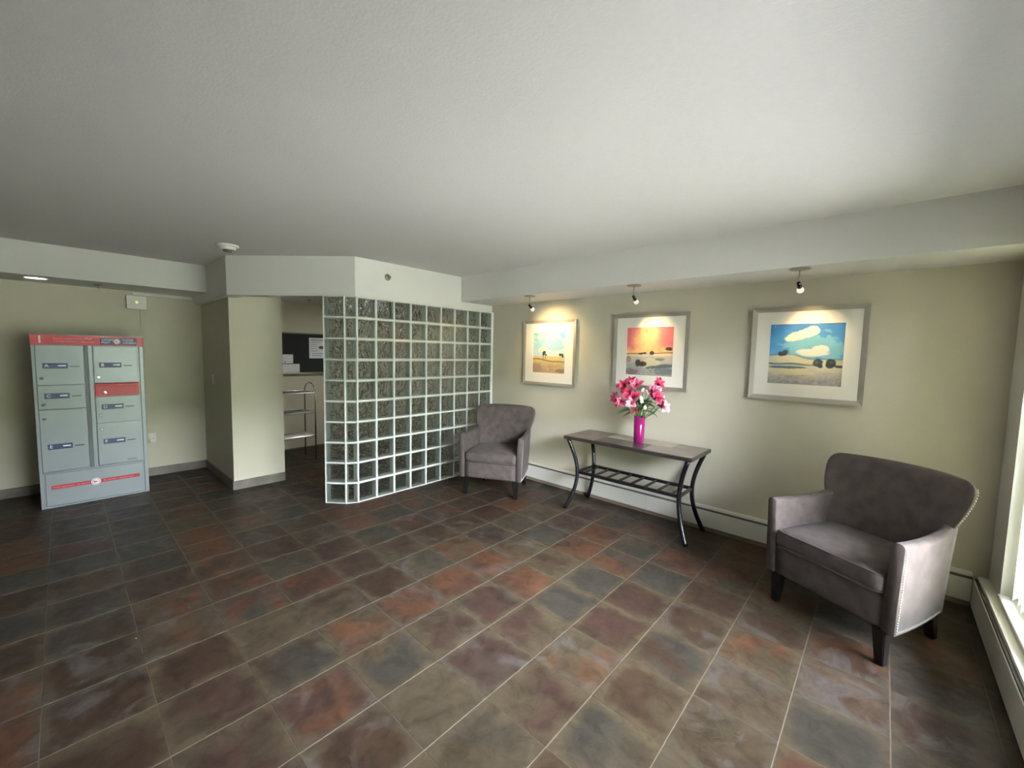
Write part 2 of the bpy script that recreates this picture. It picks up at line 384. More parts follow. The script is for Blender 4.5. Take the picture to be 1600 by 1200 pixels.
# beam along the picture wall, soffit over the mailbox, angled header
st('ceiling_beam', bx(-3.82, XW, 3.265, YP, 2.12, H+.01), M['white'])
st('ceiling_soffit', bx(XM, -5.63, YF, 1.115, 2.12, H+.01), M['white'])
hd = prism(bmesh.new(), [(XM, 1.115), (-4.82, 1.115), (-3.82, 1.93), (-3.82, YP), (-3.96, YP), (-3.96, 2.0), (-4.87, 1.26), (-5.0, 1.26), (-5.0, 1.255), (XM, 1.255)], 2.031, H+.01)
st('ceiling_header', hd, M['white'])
st('ceiling_alcove', prism(bmesh.new(), [(XB, 1.25), (-4.9, 1.25), (-3.93, 2.03), (-3.93, YP), (XB, YP)], 2.2, 2.26), M['white'])
# baseboards
st('baseboard_left', bx(XM, XM+.012, YF, 1.18, 0, .095), M['baseb'])
st('baseboard_column_side', bx(XM+.012, -5.033, 1.168, 1.18, 0, .095), M['baseb'])
st('baseboard_column_face', bx(-5.045, -5.033, 1.18, 1.682, 0, .095), M['baseb'])
st('baseboard_alcove', bx(XB, XB+.01, 1.69, YP, 0, .02), M['baseb'])
# window
wf = bmesh.new(); fx0, fx1 = XW+.09, XW+.14
box(wf, fx0, fx1, WY0, WY1, WZ0, WZ0+.05, .004); box(wf, fx0, fx1, WY0, WY1, WZ1-.05, WZ1, .004)
nm = 4
win = st('window_1', wf, M['cord'])
for k in range(nm+1):
    y = WY0+.025+(WY1-WY0-.05)*k/nm
    obj('mullion', bx(fx0, fx1, y-.025, y+.025, WZ0+.05, WZ1-.05, bev=.004), M['cord'], win)
for k in range(nm):
    ya, yb = WY0+.05+(WY1-WY0-.05)*k/nm, WY0+(WY1-WY0-.05)*(k+1)/nm
    obj('window_pane', bx(fx0+.02, fx0+.026, ya, yb, WZ0+.05, WZ1-.05), M['pane'], win)
obj('window_sill', bx(XW-.012, fx0, WY0, WY1, WZ0-.018, WZ0+.002, bev=.004), M['white'], win)
# outside
st('ground_outside', bx(XW+.22, 14, -12, 16, -.3, -.15), M['conc'])
hg = thing('sky_blocker', 'added unseen leafy mass outside the window, blocking low sky light', 'sky_blocker', (6.0, 1, -.15))  # added out of view to keep low sky light off the far walls
hb = softbox(1.2, 22, 3.0, .3, 13)
for v in hb.verts:
    v.co += v.co.normalized()*.12*noise.noise(v.co*2.2); v.co.z += 1.5
obj('blocker_mass', hb, M['sky_blocker'], hg, smooth=True)

# ------------------------------------------------------------------ GLASS BLOCK WALL
GX = -3.79; P0 = .203
gw = bpy.data.objects.new('glass_block_wall', None); C.objects.link(gw)
gw['label'] = 'white-grouted wavy glass block partition with angled end, beside dark armchair'; gw['category'] = 'partition'
TH = .08; BW = .189; DEP = TH
def block_mesh(wd, name):
    bm = bmesh.new(); h = BW/2; a = wd/2; ft = .007; rt = .009
    box(bm, -a, a, 0, ft, -h, h, mi=0); box(bm, -a, a, TH-ft, TH, -h, h, mi=2)
    for (x0, x1, z0, z1) in ((-a, -a+rt, -h, h), (a-rt, a, -h, h), (-a+rt, a-rt, -h, -h+rt), (-a+rt, a-rt, h-rt, h)):
        box(bm, x0, x1, ft+.0002, TH-ft-.0002, z0, z1, mi=1)
    bmesh.ops.recalc_face_normals(bm, faces=bm.faces[:])
    me = bpy.data.meshes.new(name); bm.to_mesh(me); bm.free(); me.materials.append(M['gface']); me.materials.append(M['grim']); me.materials.append(M['gback']); return me
bm_main = block_mesh(BW, 'glass_block')
A0 = Vector((GX, 1.93)); A1 = Vector((-3.846, 1.832)); A2 = Vector((-4.003, 1.703))
segs = [(A0+Vector((0, P0*k)), A0+Vector((0, P0*(k+1)))) for k in range(9)]
segs = [(s0, s1, 'm') for s0, s1 in segs]+[(A1, A0, 'c'), (A2, A1, 'e')]
# corner block is a narrow bevelled unit
wc = (A0-A1).length-.014
bm_corner = block_mesh(wc, 'corner_block')
gr = bmesh.new(); gt = .0065
for s0, s1, tpe in segs:
    d = (s1-s0).normalized(); nrm = Vector((-d.y, d.x))          # points into the wall (away from room)
    if nrm.x > 0: nrm = -nrm
    mid = (s0+s1)/2; ang = math.atan2(d.y, d.x)
    for r in range(10):
        o = bpy.data.objects.new('glass_block', bm_corner if tpe == 'c' else bm_main); C.objects.link(o); o.parent = gw
        o.matrix_world = Matrix.Translation((mid.x, mid.y, .1015+r*P0)) @ Matrix.Rotation(ang, 4, 'Z')
        # local y must point along nrm
    L = (s1-s0).length
    T = Matrix.Translation((s0.x, s0.y, 0)) @ Matrix.Rotation(ang, 4, 'Z')
    g = bmesh.new()
    for r in range(11):
        z = r*P0; z0 = max(z-gt, 0.0); z1 = min(z+gt, 2.03)
        box(g, -.002, L+.002, .0015, TH-.0015, z0, z1)
    box(g, -gt, gt, .0005, TH-.0005, 0, 2.03)
    bmesh.ops.transform(g, matrix=T, verts=g.verts)
    tm = bpy.data.meshes.new('t'); g.to_mesh(tm); g.free(); gr.from_mesh(tm); bpy.data.meshes.remove(tm)
box(gr, GX-TH, GX, 3.757-gt, YP-.001, 0, 2.03)
# rounded outer edge at the bend and the end cap
for P in (A0, A1):
    tube(gr, [(P.x-.003, P.y+.001, 0), (P.x-.003, P.y+.001, 2.03)], .0075, 8)
obj('white_grout', gr, M['grout'], gw)
C_bend = None

# ------------------------------------------------------------------ BASEBOARD HEATERS
hz1 = .212
def heater(name, label, x0, x1, y0, y1, along, joints):
    h = thing(name, label, 'heater', ((x0+x1)/2, (y0+y1)/2, 0))
    cx, cy = (x0+x1)/2, (y0+y1)/2
    X0, X1, Y0, Y1 = x0-cx, x1-cx, y0-cy, y1-cy
    if along == 'x':   # front faces -y
        obj('back_plate', bx(X0, X1, Y1-.012, Y1, .0, hz1), M['heater'], h)
        edges = [X0]+[j-cx for j in joints]+[X1]
        for a, b in zip(edges, edges[1:]):
            obj('front_panel', bx(a+.0015, b-.0015, Y0, Y0+.006, .038, .180, bev=.002), M['heater'], h)
        obj('top_cap', prism_x([(Y0+.012, .196), (Y0+.018, hz1), (Y1-.012, hz1), (Y1-.012, .2)], X0, X1), M['heater'], h)
        obj('grille_slot', bx(X0, X1, Y0+.004, Y1-.012, .172, .196), M['slot'], h)
        obj('kick_strip', bx(X0, X1, Y0+.012, Y1-.012, 0, .036), M['kick'], h)
    else:              # front faces -x
        obj('back_plate', bx(X1-.012, X1, Y0, Y1, .0, hz1), M['heater'], h)
        obj('front_panel', bx(X0, X0+.006, Y0, Y1, .012, .182, bev=.002), M['heater'], h)
        obj('top_cap', prism_y(bmesh.new(), [(X0+.016, .20), (X0+.02, hz1), (X1-.012, hz1), (X1-.012, .2)], Y0, Y1), M['heater'], h)
        obj('grille_slot', bx(X0+.006, X1-.012, Y0, Y1, .168, .192), M['slot'], h)
    return h
def prism_x(pts, x0, x1):
    bm = bmesh.new(); lo = [bm.verts.new((x0, y, z)) for y, z in pts]; hi = [bm.verts.new((x1, y, z)) for y, z in pts]
    n = len(pts); bm.faces.new(lo); bm.faces.new(hi[::-1])
    for i in range(n): bm.faces.new((lo[i], lo[(i+1) % n], hi[(i+1) % n], hi[i]))
    return bm
heater('baseboard_heater', 'long cream baseboard heater under the three framed pictures', -3.78, .488, 3.73, YP, 'x', [-1.62, -.1])
heater('baseboard_heater', 'grey-white baseboard heater under the window at the right edge', .49, XW, -1.9, 3.729, 'y', [])

# ------------------------------------------------------------------ VERTICAL BLIND drawn to the far end of the window
vb = thing('vertical_blind', 'pale vertical blind hanging in the window at the right edge', 'blind', (XW+.046, WY1, WZ0))
obj('headrail', bx(-.02, .02, -4.9, -.01, WZ1-WZ0-.045, WZ1-WZ0-.005, bev=.003), M['cord'], vb)
vm = None
for k in range(8):
    y = -.09-.075*k
    if vm is None:
        b = bmesh.new(); pts = [(-.040+.080*i/6, .006*sin(pi*i/6)) for i in range(7)]
        prism(b, pts+[(x, y_+.0012) for x, y_ in pts[::-1]], .03, WZ1-WZ0-.05); vm = obj('vane', b, M['vane'], vb, smooth=False)
        o = vm
    else: o = inst(vm, vb)
    o.location = (0, y, 0); o.rotation_euler = (0, 0, radians(62+random.uniform(-5, 5)))

# ------------------------------------------------------------------ ARMCHAIR
def loft(rings, close=True):
    bm = bmesh.new(); vs = [[bm.verts.new(p) for p in r] for r in rings]; n = len(vs[0])
    for a, b in zip(vs, vs[1:]):
        for k in range(n): bm.faces.new((a[k], a[(k+1) % n], b[(k+1) % n], b[k]))
    bm.faces.new(vs[0][::-1]); bm.faces.new(vs[-1]); return bm
def arm_bm(s):
    rings = []
    stations = [(-.300, .9), (-.296, .97), (-.285, 1), (-.2, 1), (-.1, 1), (0, 1), (.08, 1), (.16, 1), (.20, 1)]
    for v, k in stations:
        tt = (v+.30)/.5
        uo_b = .338-.045*tt**2; uo_t = .352-.032*tt**2; th = .056
        zt = .650-.012*sin(pi*min(1, tt))+.01*tt+.015*max(0, (tt-.62)/.38)**2; zb = .19
        pts = []
        # section: outer bottom -> outer top (rounded) -> inner top -> inner bottom
        N = 6; r = .022
        pts.append((uo_b, zb)); pts.append((uo_b+(uo_t-uo_b)*.33, zb+(zt-zb)*.33)); pts.append((uo_b+(uo_t-uo_b)*.7, zb+(zt-zb)*.7))
        for i in range(N+1):
            a = pi/2*i/N; pts.append((uo_t-r+r*cos(a), zt-r+r*sin(a)))
        for i in range(N+1):
            a = pi/2*i/N; pts.append((uo_t-th+r-r*sin(a), zt-r+r*cos(a)))
        pts.append((uo_t-th-.006, .5)); pts.append((uo_b-th, .36)); pts.append((uo_b-th, zb))
        cu = sum(p[0] for p in pts)/len(pts); cz = (zb+zt)/2
        rings.append([(s*(cu+(u-cu)*k), v, cz+(z-cz)*(.995 if k < .95 else 1)) for u, z in pts])
    return loft(rings)
def W_back(z):
    K = [(.19, .283), (.40, .292), (.58, .306), (.64, .311), (.68, .326), (.73, .342), (.79, .355), (.83, .359), (.86, .356), (.882, .344), (.897, .326), (.905, .304)]
    for (a, wa), (b, wb) in zip(K, K[1:]):
        if z <= b: t_ = (z-a)/(b-a); return wa+(wb-wa)*t_
    return K[-1][1]
def V_back(z): return .215+.30*max(0, z-.42)**1.15 if z > .42 else .215
def back_surface(sgn, s, z):
    w_ = W_back(z); th = .085 if z < .86 else .085*sqrt(max(.02, 1-((z-.86)/.047)**2))
    e = sqrt(max(0, 1-abs(s)**5)); wrap = .105*abs(s)**2.6
    v = V_back(z)-wrap*(1-.25*max(0, z-.7)/.2)
    return (s*w_, v+sgn*th/2*e*(1-.15*abs(s)))
def back_bm():
    zs = [.19, .25, .34, .42, .50, .56, .60, .63, .66, .69, .73, .77, .81, .845, .87, .888, .898, .905]
    ns = 18; ss = [sin(-pi/2+pi*i/ns) for i in range(ns+1)]
    rings = []
    for z in zs:
        ring = []
        for s in ss: u, v = back_surface(-1, s, z); ring.append((u, v, z+ (.005*(1-s*s) if z > .85 else 0)))
        for s in ss[::-1][1:-1]: u, v = back_surface(1, s, z); ring.append((u, v, z+(.005*(1-s*s) if z > .85 else 0)))
        rings.append(ring)
    return loft(rings)
def make_chair(label, group=None):
    t_ = thing('armchair', label, 'armchair', group=group)
    b = softbox(.57, .50, .175, .012, 5)
    bmesh.ops.translate(b, vec=(0, -.046, .2775), verts=b.verts); obj('seat_base', b, M['fabric'], t_, smooth=True)
    for s in (-1, 1): obj('arm', arm_bm(s), M['fabric'], t_, smooth=True)
    obj('backrest', back_bm(), M['fabric'], t_, smooth=True)
    c = softbox(.566, .50, .108, .034, 9)
    for v in c.verts:
        k = max(0, 1-(v.co.x/.29)**2)*max(0, 1-(v.co.y/.26)**2)
        if v.co.z > 0: v.co.z += .028*k
        v.co.z += .0
    bmesh.ops.translate(c, vec=(0, -.064, .418), verts=c.verts); cu = obj('seat_cushion', c, M['fabric'], t_, smooth=True)
    # welt round the cushion front
    for dz in (.462, .372):
        wl = bmesh.new(); tube(wl, [(-.27, -.27, dz), (-.262, -.297, dz), (-.235, -.308, dz), (0, -.311, dz+.004), (.235, -.308, dz), (.262, -.297, dz), (.27, -.27, dz)], .0048, 6)
        obj('piping', wl, M['welt'], cu, smooth=True)
    for (x, y, rear) in ((-.272, -.268, 0), (.272, -.268, 0), (-.235, .205, 1), (.235, .205, 1)):
        b = bmesh.new(); a, c_ = .030, .019; dy = .035*rear
        lo = [b.verts.new((x*1.03+i*c_, y+dy+j*c_, 0)) for i, j in ((-1, -1), (1, -1), (1, 1), (-1, 1))]
        hi = [b.verts.new((x+i*a, y+j*a, .195)) for i, j in ((-1, -1), (1, -1), (1, 1), (-1, 1))]
        b.faces.new(lo[::-1]); b.faces.new(hi)
        for i in range(4): b.faces.new((lo[i], lo[(i+1) % 4], hi[(i+1) % 4], hi[i]))
        bmesh.ops.bevel(b, geom=b.edges[:], offset=.004, segments=2, affect='EDGES')
        obj('leg', b, M['legw'], t_)
    # pewter nailheads
    nb = bmesh.new()
    def nail(p, nv):
        m_ = Vector(nv).to_track_quat('Z', 'Y').to_matrix().to_4x4(); m_.translation = p
        q = lathe(bmesh.new(), [(.0052, 0), (.0042, .0026), (0, .0042)], 6, m_); tm = bpy.data.meshes.new('t'); q.to_mesh(tm); q.free(); nb.from_mesh(tm); bpy.data.meshes.remove(tm)
    for s in (-1, 1):
        def uo(v, z):
            tt = (v+.30)/.5; a = .338-.045*tt**2; b_ = .352-.032*tt**2; zt = .65; return a+(b_-a)*(z-.19)/(zt-.19)
        z = .205
        while z < .632: nail(Vector((s*(uo(-.282, z)), -.282, z)), (s, 0, 0)); z += .0135
        v = -.27
        while v < .16: nail(Vector((s*(uo(v, .205)), v, .205)), (s, 0, 0)); v += .0135
        z = .665
        while z < .87:
            u_b, v_b = back_surface(1, .985, z); nail(Vector((s*(W_back(z)), v_b-.004, z)), (s, .3, 0)); z += .0135
    obj('nailhead_trim', nb, M['nail'], t_, kind='stuff')
    return t_
ch = make_chair('grey-mauve armchair in front of the window at the right')
ch.location = (-.040, 3.072, 0); ch.rotation_euler = (0, 0, radians(-28))
c2 = copy_tree(ch); c2['label'] = 'dark brown-grey armchair in the corner by the glass block wall'
c2.location = (-3.120, 3.232, 0); c2.rotation_euler = (0, 0, radians(26.6))

# ------------------------------------------------------------------ CONSOLE TABLE
tx, ty = -1.665, 3.50
tt = thing('console_table', 'narrow console table with slate top and curved metal legs', 'table', (tx, ty, 0))
hx, hy = .605, .238
obj('tabletop', bx(-hx, hx, -hy, hy, .697, .728, bev=.004), M['tedge'], tt)
ins = [('slateA', -hx+.012, -.275, -hy+.012, hy-.012), ('slateB', -.272, .345, .01, hy-.012), ('slateC', -.272, .18, -hy+.012, .007), ('slateD', .183, hx-.012, -hy+.012, .007), ('slateD', .348, hx-.012, .007, hy-.012)]
nm_ = ['brown slate panel', 'pale beige slate panel', 'near-black slate panel', 'taupe slate panel', 'taupe slate panel']
for (m_, a, b_, c_, d_), l_ in zip(ins, nm_): obj('slate_panel', bx(a, b_, c_, d_, .7265, .7305, bev=.001), M[m_], tt, label=l_)
for sx in (-1, 1):
    for sy in (-1, 1):
        pts = []; N = 22
        for i in range(N+1):
            z = .697*(1-i/N); k = z/.697
            bow = sin(pi*min(1, (1-k)*1.0))
            fx = sx*(.567-.085*bow+.018*(1-k)); fy = sy*(.212-.060*bow)
            pts.append((fx, fy, max(z, .004)))
        obj('leg', tube(bmesh.new(), pts, 0.0185, 12, ry=1.0), M['tmetal'], tt, smooth=True)
zs = .375
for sy in (-1, 1): obj('shelf_rail', bx(-.495, .495, sy*.150-.011, sy*.150+.011, zs-.014, zs+.014, bev=.002), M['tmetal'], tt)
for sx in (-1, 1): obj('shelf_end_rail', bx(sx*.490-.010, sx*.490+.010, -.165, .165, zs-.012, zs+.012, bev=.002), M['tmetal'], tt)
sl = None
for k in range(8):
    x = -.425+.85*k/7
    if sl is None: sl = obj('shelf_slat', bx(-.011, .011, -.14, .14, -.007, .007, bev=.002), M['tmetal'], tt); o = sl
    else: o = inst(sl, tt)
    o.location = (x, 0, zs+.002)

# vase and bouquet
vx, vy, vz = -1.628, 3.535, .7305
va = obj('vase', lathe(bmesh.new(), [(0, 0), (.042, 0), (.046, .003), (.048, .10), (.0495, .238), (.046, .238), (.0445, .10), (.042, .012), (0, .012)], 40), M['vase'], smooth=True, loc=(vx, vy, vz))
tag(va, 'glossy magenta cylinder vase standing on the console table', 'vase')
bq = thing('flower_bouquet', 'bouquet of pink and white lilies in the magenta vase', 'flowers', (vx, vy, vz+.015))
def petal_me(name, L, Wd, curl, m):
    bm = bmesh.new(); nu, nv = 4, 7; uvl = bm.loops.layers.uv.new('UVMap'); g = []
    for j in range(nv+1):
        t_ = j/nv; wd = Wd*sin(pi*(.10+.86*t_))**.65*(.6+.4*sin(pi*t_))
        row = []
        for i in range(nu+1):
            s = i/nu*2-1
            x = s*wd/2; r_x = L*t_
            ang = .35+curl*t_; y = 0
            # integrate the arc roughly
            px = L*(sin(ang)-sin(.35))/curl if curl else L*t_; pz = L*(cos(.35)-cos(ang))/curl
            px, pz = pz, px            # petal rises then curls outward
            row.append((bm.verts.new((px+.12*wd*s*s*-1, x, pz+.10*wd*s*s)), i/nu, t_))
        g.append(row)
    for j in range(nv):
        for i in range(nu):
            q = [g[j][i], g[j][i+1], g[j+1][i+1], g[j+1][i]]
            f = bm.faces.new([a[0] for a in q])
            for lp, a in zip(f.loops, q): lp[uvl].uv = (a[1], a[2])
    me = bpy.data.meshes.new(name); bm.to_mesh(me); bm.free(); me.materials.append(m); me.shade_smooth(); return me
pm = {k: [petal_me('petal', .100, .066, 1.7, M[k]), petal_me('petal', .094, .052, 1.2, M[k])] for k in ('pet_deep', 'pet_pink', 'pet_pale')}
st_me = None
def flower(p, d, kind, sc, open_):
    p = Vector(p); d = Vector(d).normalized()
    hb_ = bmesh.new(); lathe(hb_, [(0, -.012), (.006, -.008), (.009, 0), (.005, .010), (0, .014)], 8)
    for k in range(5):
        a = 2*pi*k/5; tube(hb_, [(0, 0, .008), (.010*cos(a), .010*sin(a), .035), (.018*cos(a), .018*sin(a), .052)], .0012, 4)
    bl = obj('blossom', hb_, M['anther'], bq, smooth=True, label={'pet_deep': 'deep pink lily blossom', 'pet_pink': 'pink lily blossom with pale edges', 'pet_pale': 'pale pink blossom'}[kind])
    q = d.to_track_quat('Z', 'Y'); bl.matrix_local = Matrix.Translation(p) @ q.to_matrix().to_4x4() @ Matrix.Rotation(random.uniform(0, 6), 4, 'Z') @ Matrix.Scale(sc, 4)
    for k in range(6):
        o = bpy.data.objects.new('petal', pm[kind][k % 2]); C.objects.link(o); o.parent = bl
        o.rotation_euler = (0, -open_+random.uniform(-.1, .1), 2*pi*k/6+random.uniform(-.08, .08)); o.rotation_mode = 'XYZ'
    stem(p-d*.01*sc, d)
def stem(p, d):
    b0 = Vector((random.uniform(-.02, .02), random.uniform(-.02, .02), 0)); m1 = Vector((p.x*.18, p.y*.18, .20)); pts = []
    for i in range(9):
        t_ = i/8; pts.append(b0*(1-t_)**3+3*(1-t_)**2*t_*m1*.7+3*(1-t_)*t_*t_*(p-d*.08)+t_**3*p)
    # keep inside the vase rim
    for q in pts:
        r = sqrt(q.x**2+q.y**2)
        if q.z < .235 and r > .038: q.x *= .038/r; q.y *= .038/r
    obj('stem', tube(bmesh.new(), pts, .0025, 5), M['stem'], bq, smooth=True)
# picture-plane directions: camera right and up projected to the vase
RR = Vector((cos(YAW+.32), -sin(YAW+.32), 0)); DD = Vector((RR.y, -RR.x, 0))      # DD points towards the viewer
def at(a, h, fwd): return RR*a+DD*fwd+Vector((0, 0, h))
K = 1/164.0     # metres per photo pixel at the vase
fl_spec = [(-20, 41, .05, 'pet_deep', 1.0, .25), (-14, 30, .08, 'pet_deep', 1.0, .45), (-5, 42, .03, 'pet_pink', 1.0, .4), (-8, 26, .10, 'pet_deep', .95, .35),
           (-20, 18, .09, 'pet_pink', 1.0, .55), (-10, 17, .11, 'pet_pale', .9, .5), (-32, 24, .03, 'pet_pink', .8, .2), (-28, 17, .07, 'pet_deep', .75, .5),
           (20, 47, .02, 'pet_deep', .9, .3), (15, 37, .06, 'pet_pink', .95, .45), (19, 27, .09, 'pet_deep', 1.0, .45), (12, 31, .05, 'pet_pale', .8, .4),
           (30, 13, .06, 'pet_pale', .8, .2), (25, 16, .03, 'pet_deep', .7, .3), (-12, 46, -.02, 'pet_deep', .9, .4), (-7, 8, .10, 'pet_deep', .55, .1)]
for a, h, fw, kd, sc, op in fl_spec:
    p = at(a*K, .245+h*K*.92, fw); d = at(a*K*1.3, .02+h*K*.45, .14+fw)
    flower(p, d, kd, sc*1.12, op)
for a, h, fw in [(8, 40, .04), (27, 41, .02), (31, 30, .03), (26, 25, .07), (2, 22, .10), (7, 12, .10), (3, 39, .06), (1, 27, .09)]:
    p = at(a*K, .245+h*K*.92, fw); b = lathe(bmesh.new(), [(0, -.018), (.012, -.012), (.017, 0), (.013, .014), (.005, .024), (0, .026)], 10)
    o = obj('bud', b, M['bud'], bq, smooth=True, loc=p, rot=(random.uniform(-.6, .6), random.uniform(-.6, .6), 0), label='creamy white bud'); stem(p-Vector((0, 0, .015)), Vector((0, 0, 1)))
lf = bmesh.new()
g = []
for j in range(8):
    t_ = j/7; wd = .020*sin(pi*(.06+.92*t_))**.8
    g.append([lf.verts.new((.16*t_, s*wd, .05*t_-.11*t_*t_+abs(s)*wd*.3)) for s in (-1, 0, 1)])
for a, b in zip(g, g[1:]):
    for i in range(2): lf.faces.new((a[i], a[i+1], b[i+1], b[i]))
l0 = obj('leaf', lf, M['leaf'], bq, smooth=True)
first = True
for k in range(30):
    o = l0 if first else inst(l0, bq); first = False
    a = 2*pi*k/15+random.uniform(-.2, .2); r = random.uniform(.0, .05); up = random.uniform(.245, .36)
    o.location = (r*cos(a), r*sin(a), up); o.rotation_euler = (random.uniform(-.4, .4), random.uniform(-.7, .1), a); s = random.uniform(.7, 1.15); o.scale = (s, s, s)

# ------------------------------------------------------------------ FRAMED PICTURES
def fbm(x, y, o=4, s=0): 
    v = 0; a = 1; tot = 0
    for i in range(o): v += a*noise.noise((x*2**i+s*7.3, y*2**i-s*3.1, s*1.7)); tot += a; a *= .55
    return v/tot
def mixr(a, b, t_): t_ = max(0, min(1, t_)); return tuple(p*(1-t_)+q*t_ for p, q in zip(a, b))
def ss(a, b, x): t_ = max(0, min(1, (x-a)/(b-a))); return t_*t_*(3-2*t_)
def ell(u, v, cx, cy, rx, ry, n, s=0):    # 1 inside, ragged edge
    d = sqrt(((u-cx)/rx)**2+((v-cy)/ry)**2)+n*fbm(u*9, v*9, 3, s); return 1-ss(.85, 1.1, d)
def art1(u, v):     # v up: pale blue sky, tree pair, gold field
    hor = .42
    if v > hor-.0:
        c = mixr((188, 214, 224), (108, 176, 202), ss(.45, 1, v)+.35*fbm(u*3, v*3, 4, 1))
        cl = ss(.05, .28, fbm(u*2.2+.3*v, v*3.4, 5, 2)+.32*(1-abs(v-.70)/.22)*(.6 if u > .55 else .9)*.8)
        c = mixr(c, (232, 226, 204), cl*.85)
        c = mixr(c, (140, 180, 206), .6*ell(u, v, .7, .63, .25, .07, .5, 3))
    else:
        c = mixr((206, 186, 132), (176, 148, 116), ss(.40, .05, v)+.4*fbm(u*6, v*14, 4, 4))
        k = fbm(u*14, v*26, 4, 5); c = mixr(c, (140, 112, 96), ss(.05, .5, k)*.55*ss(.32, .1, v)); c = mixr(c, (224, 204, 158), ss(.1, .5, -k)*.5)
        c = mixr(c, (150, 116, 108), .6*ell(u, v, .10, .12, .2, .12, .6, 6)); c = mixr(c, (110, 84, 70), .7*ell(u, v, .9, .06, .16, .05, .6, 7))
    yl = .345-.065*ss(0, 1, u)+.01*sin(u*9)
    c = mixr(c, (110, 96, 70), .85*(1-ss(.006, .022, abs(v-yl)))) if v < hor+.02 else c
    for cx, cy, rx, ry in ((.36, .50, .06, .055), (.34, .455, .035, .035), (.42, .455, .028, .03), (.85, .465, .035, .035), (.91, .46, .04, .035), (.925, .43, .03, .03)):
        c = mixr(c, (58, 62, 56), ell(u, v, cx, cy, rx, ry, .6, 8))
    for cx, a in ((.335, .345), (.405, .345)):
        if a < v < .47: c = mixr(c, (70, 62, 50), 1-ss(.004, .012, abs(u-cx-.02*(v-.4))))
    return c
def art2(u, v):
    hor = .46
    if v > hor:
        c = mixr((240, 190, 134), (196, 98, 108), ss(.08, .5, abs(u-.47)*.95+.22*fbm(u*3, v*3, 4, 11)+.04))
        c = mixr(c, (238, 192, 128), ss(.66, .48, v+.12*fbm(u*4, v*4, 3, 12))*.85); c = mixr(c, (176, 98, 84), .4*ss(.1, .5, fbm(u*6, v*7, 4, 13)))
    else:
        c = mixr((186, 180, 166), (128, 132, 140), ss(.42, .08, v)*.6+.55*fbm(u*5-v*2, v*10, 4, 14))
        c = mixr(c, (196, 196, 160), .8*ell(u, v, .55, .25, .17, .12, .6, 15))
        c = mixr(c, (214, 200, 166), .8*ell(u, v, .2, .42, .35, .025, .4, 16)); c = mixr(c, (220, 206, 170), .8*ell(u, v, .8, .435, .25, .03, .3, 17))
        c = mixr(c, (80, 92, 98), .85*ell(u, v+.0-.12*(u-.75), .80, .20, .32, .035, .5, 18)); c = mixr(c, (96, 104, 98), .7*ell(u, v, .74, .345, .12, .03, .5, 19))
        c = mixr(c, (86, 98, 110), .6*ell(u, v, .82, .10, .25, .07, .8, 20)); c = mixr(c, (110, 92, 88), .7*ell(u, v, .12, .08, .16, .06, .8, 21))
        c = mixr(c, (118, 100, 88), .6*ell(u, v, .06, .33, .07, .07, .6, 22)); c = mixr(c, (228, 224, 214), .5*ss(.25, .5, fbm(u*12, v*18, 4, 23)))
    if abs(v-hor) < .05: c = mixr(c, (120, 84, 62), .8*(1-ss(.004, .018, abs(v-(.445 if u < .35 else .475)-.01*sin(u*8)))) * (1 if u < .36 or u > .62 else .2))
    for cx, cy, rx, ry in ((.27, .26, .055, .07), (.39, .24, .075, .05), (.34, .235, .06, .04), (.33, .455, .06, .02), (.41, .465, .045, .022), (.56, .47, .05, .045), (.89, .56, .05, .035), (.94, .555, .035, .035)):
        c = mixr(c, (52, 46, 46), .95*ell(u, v, cx, cy, rx, ry, .5, 24))
    return c
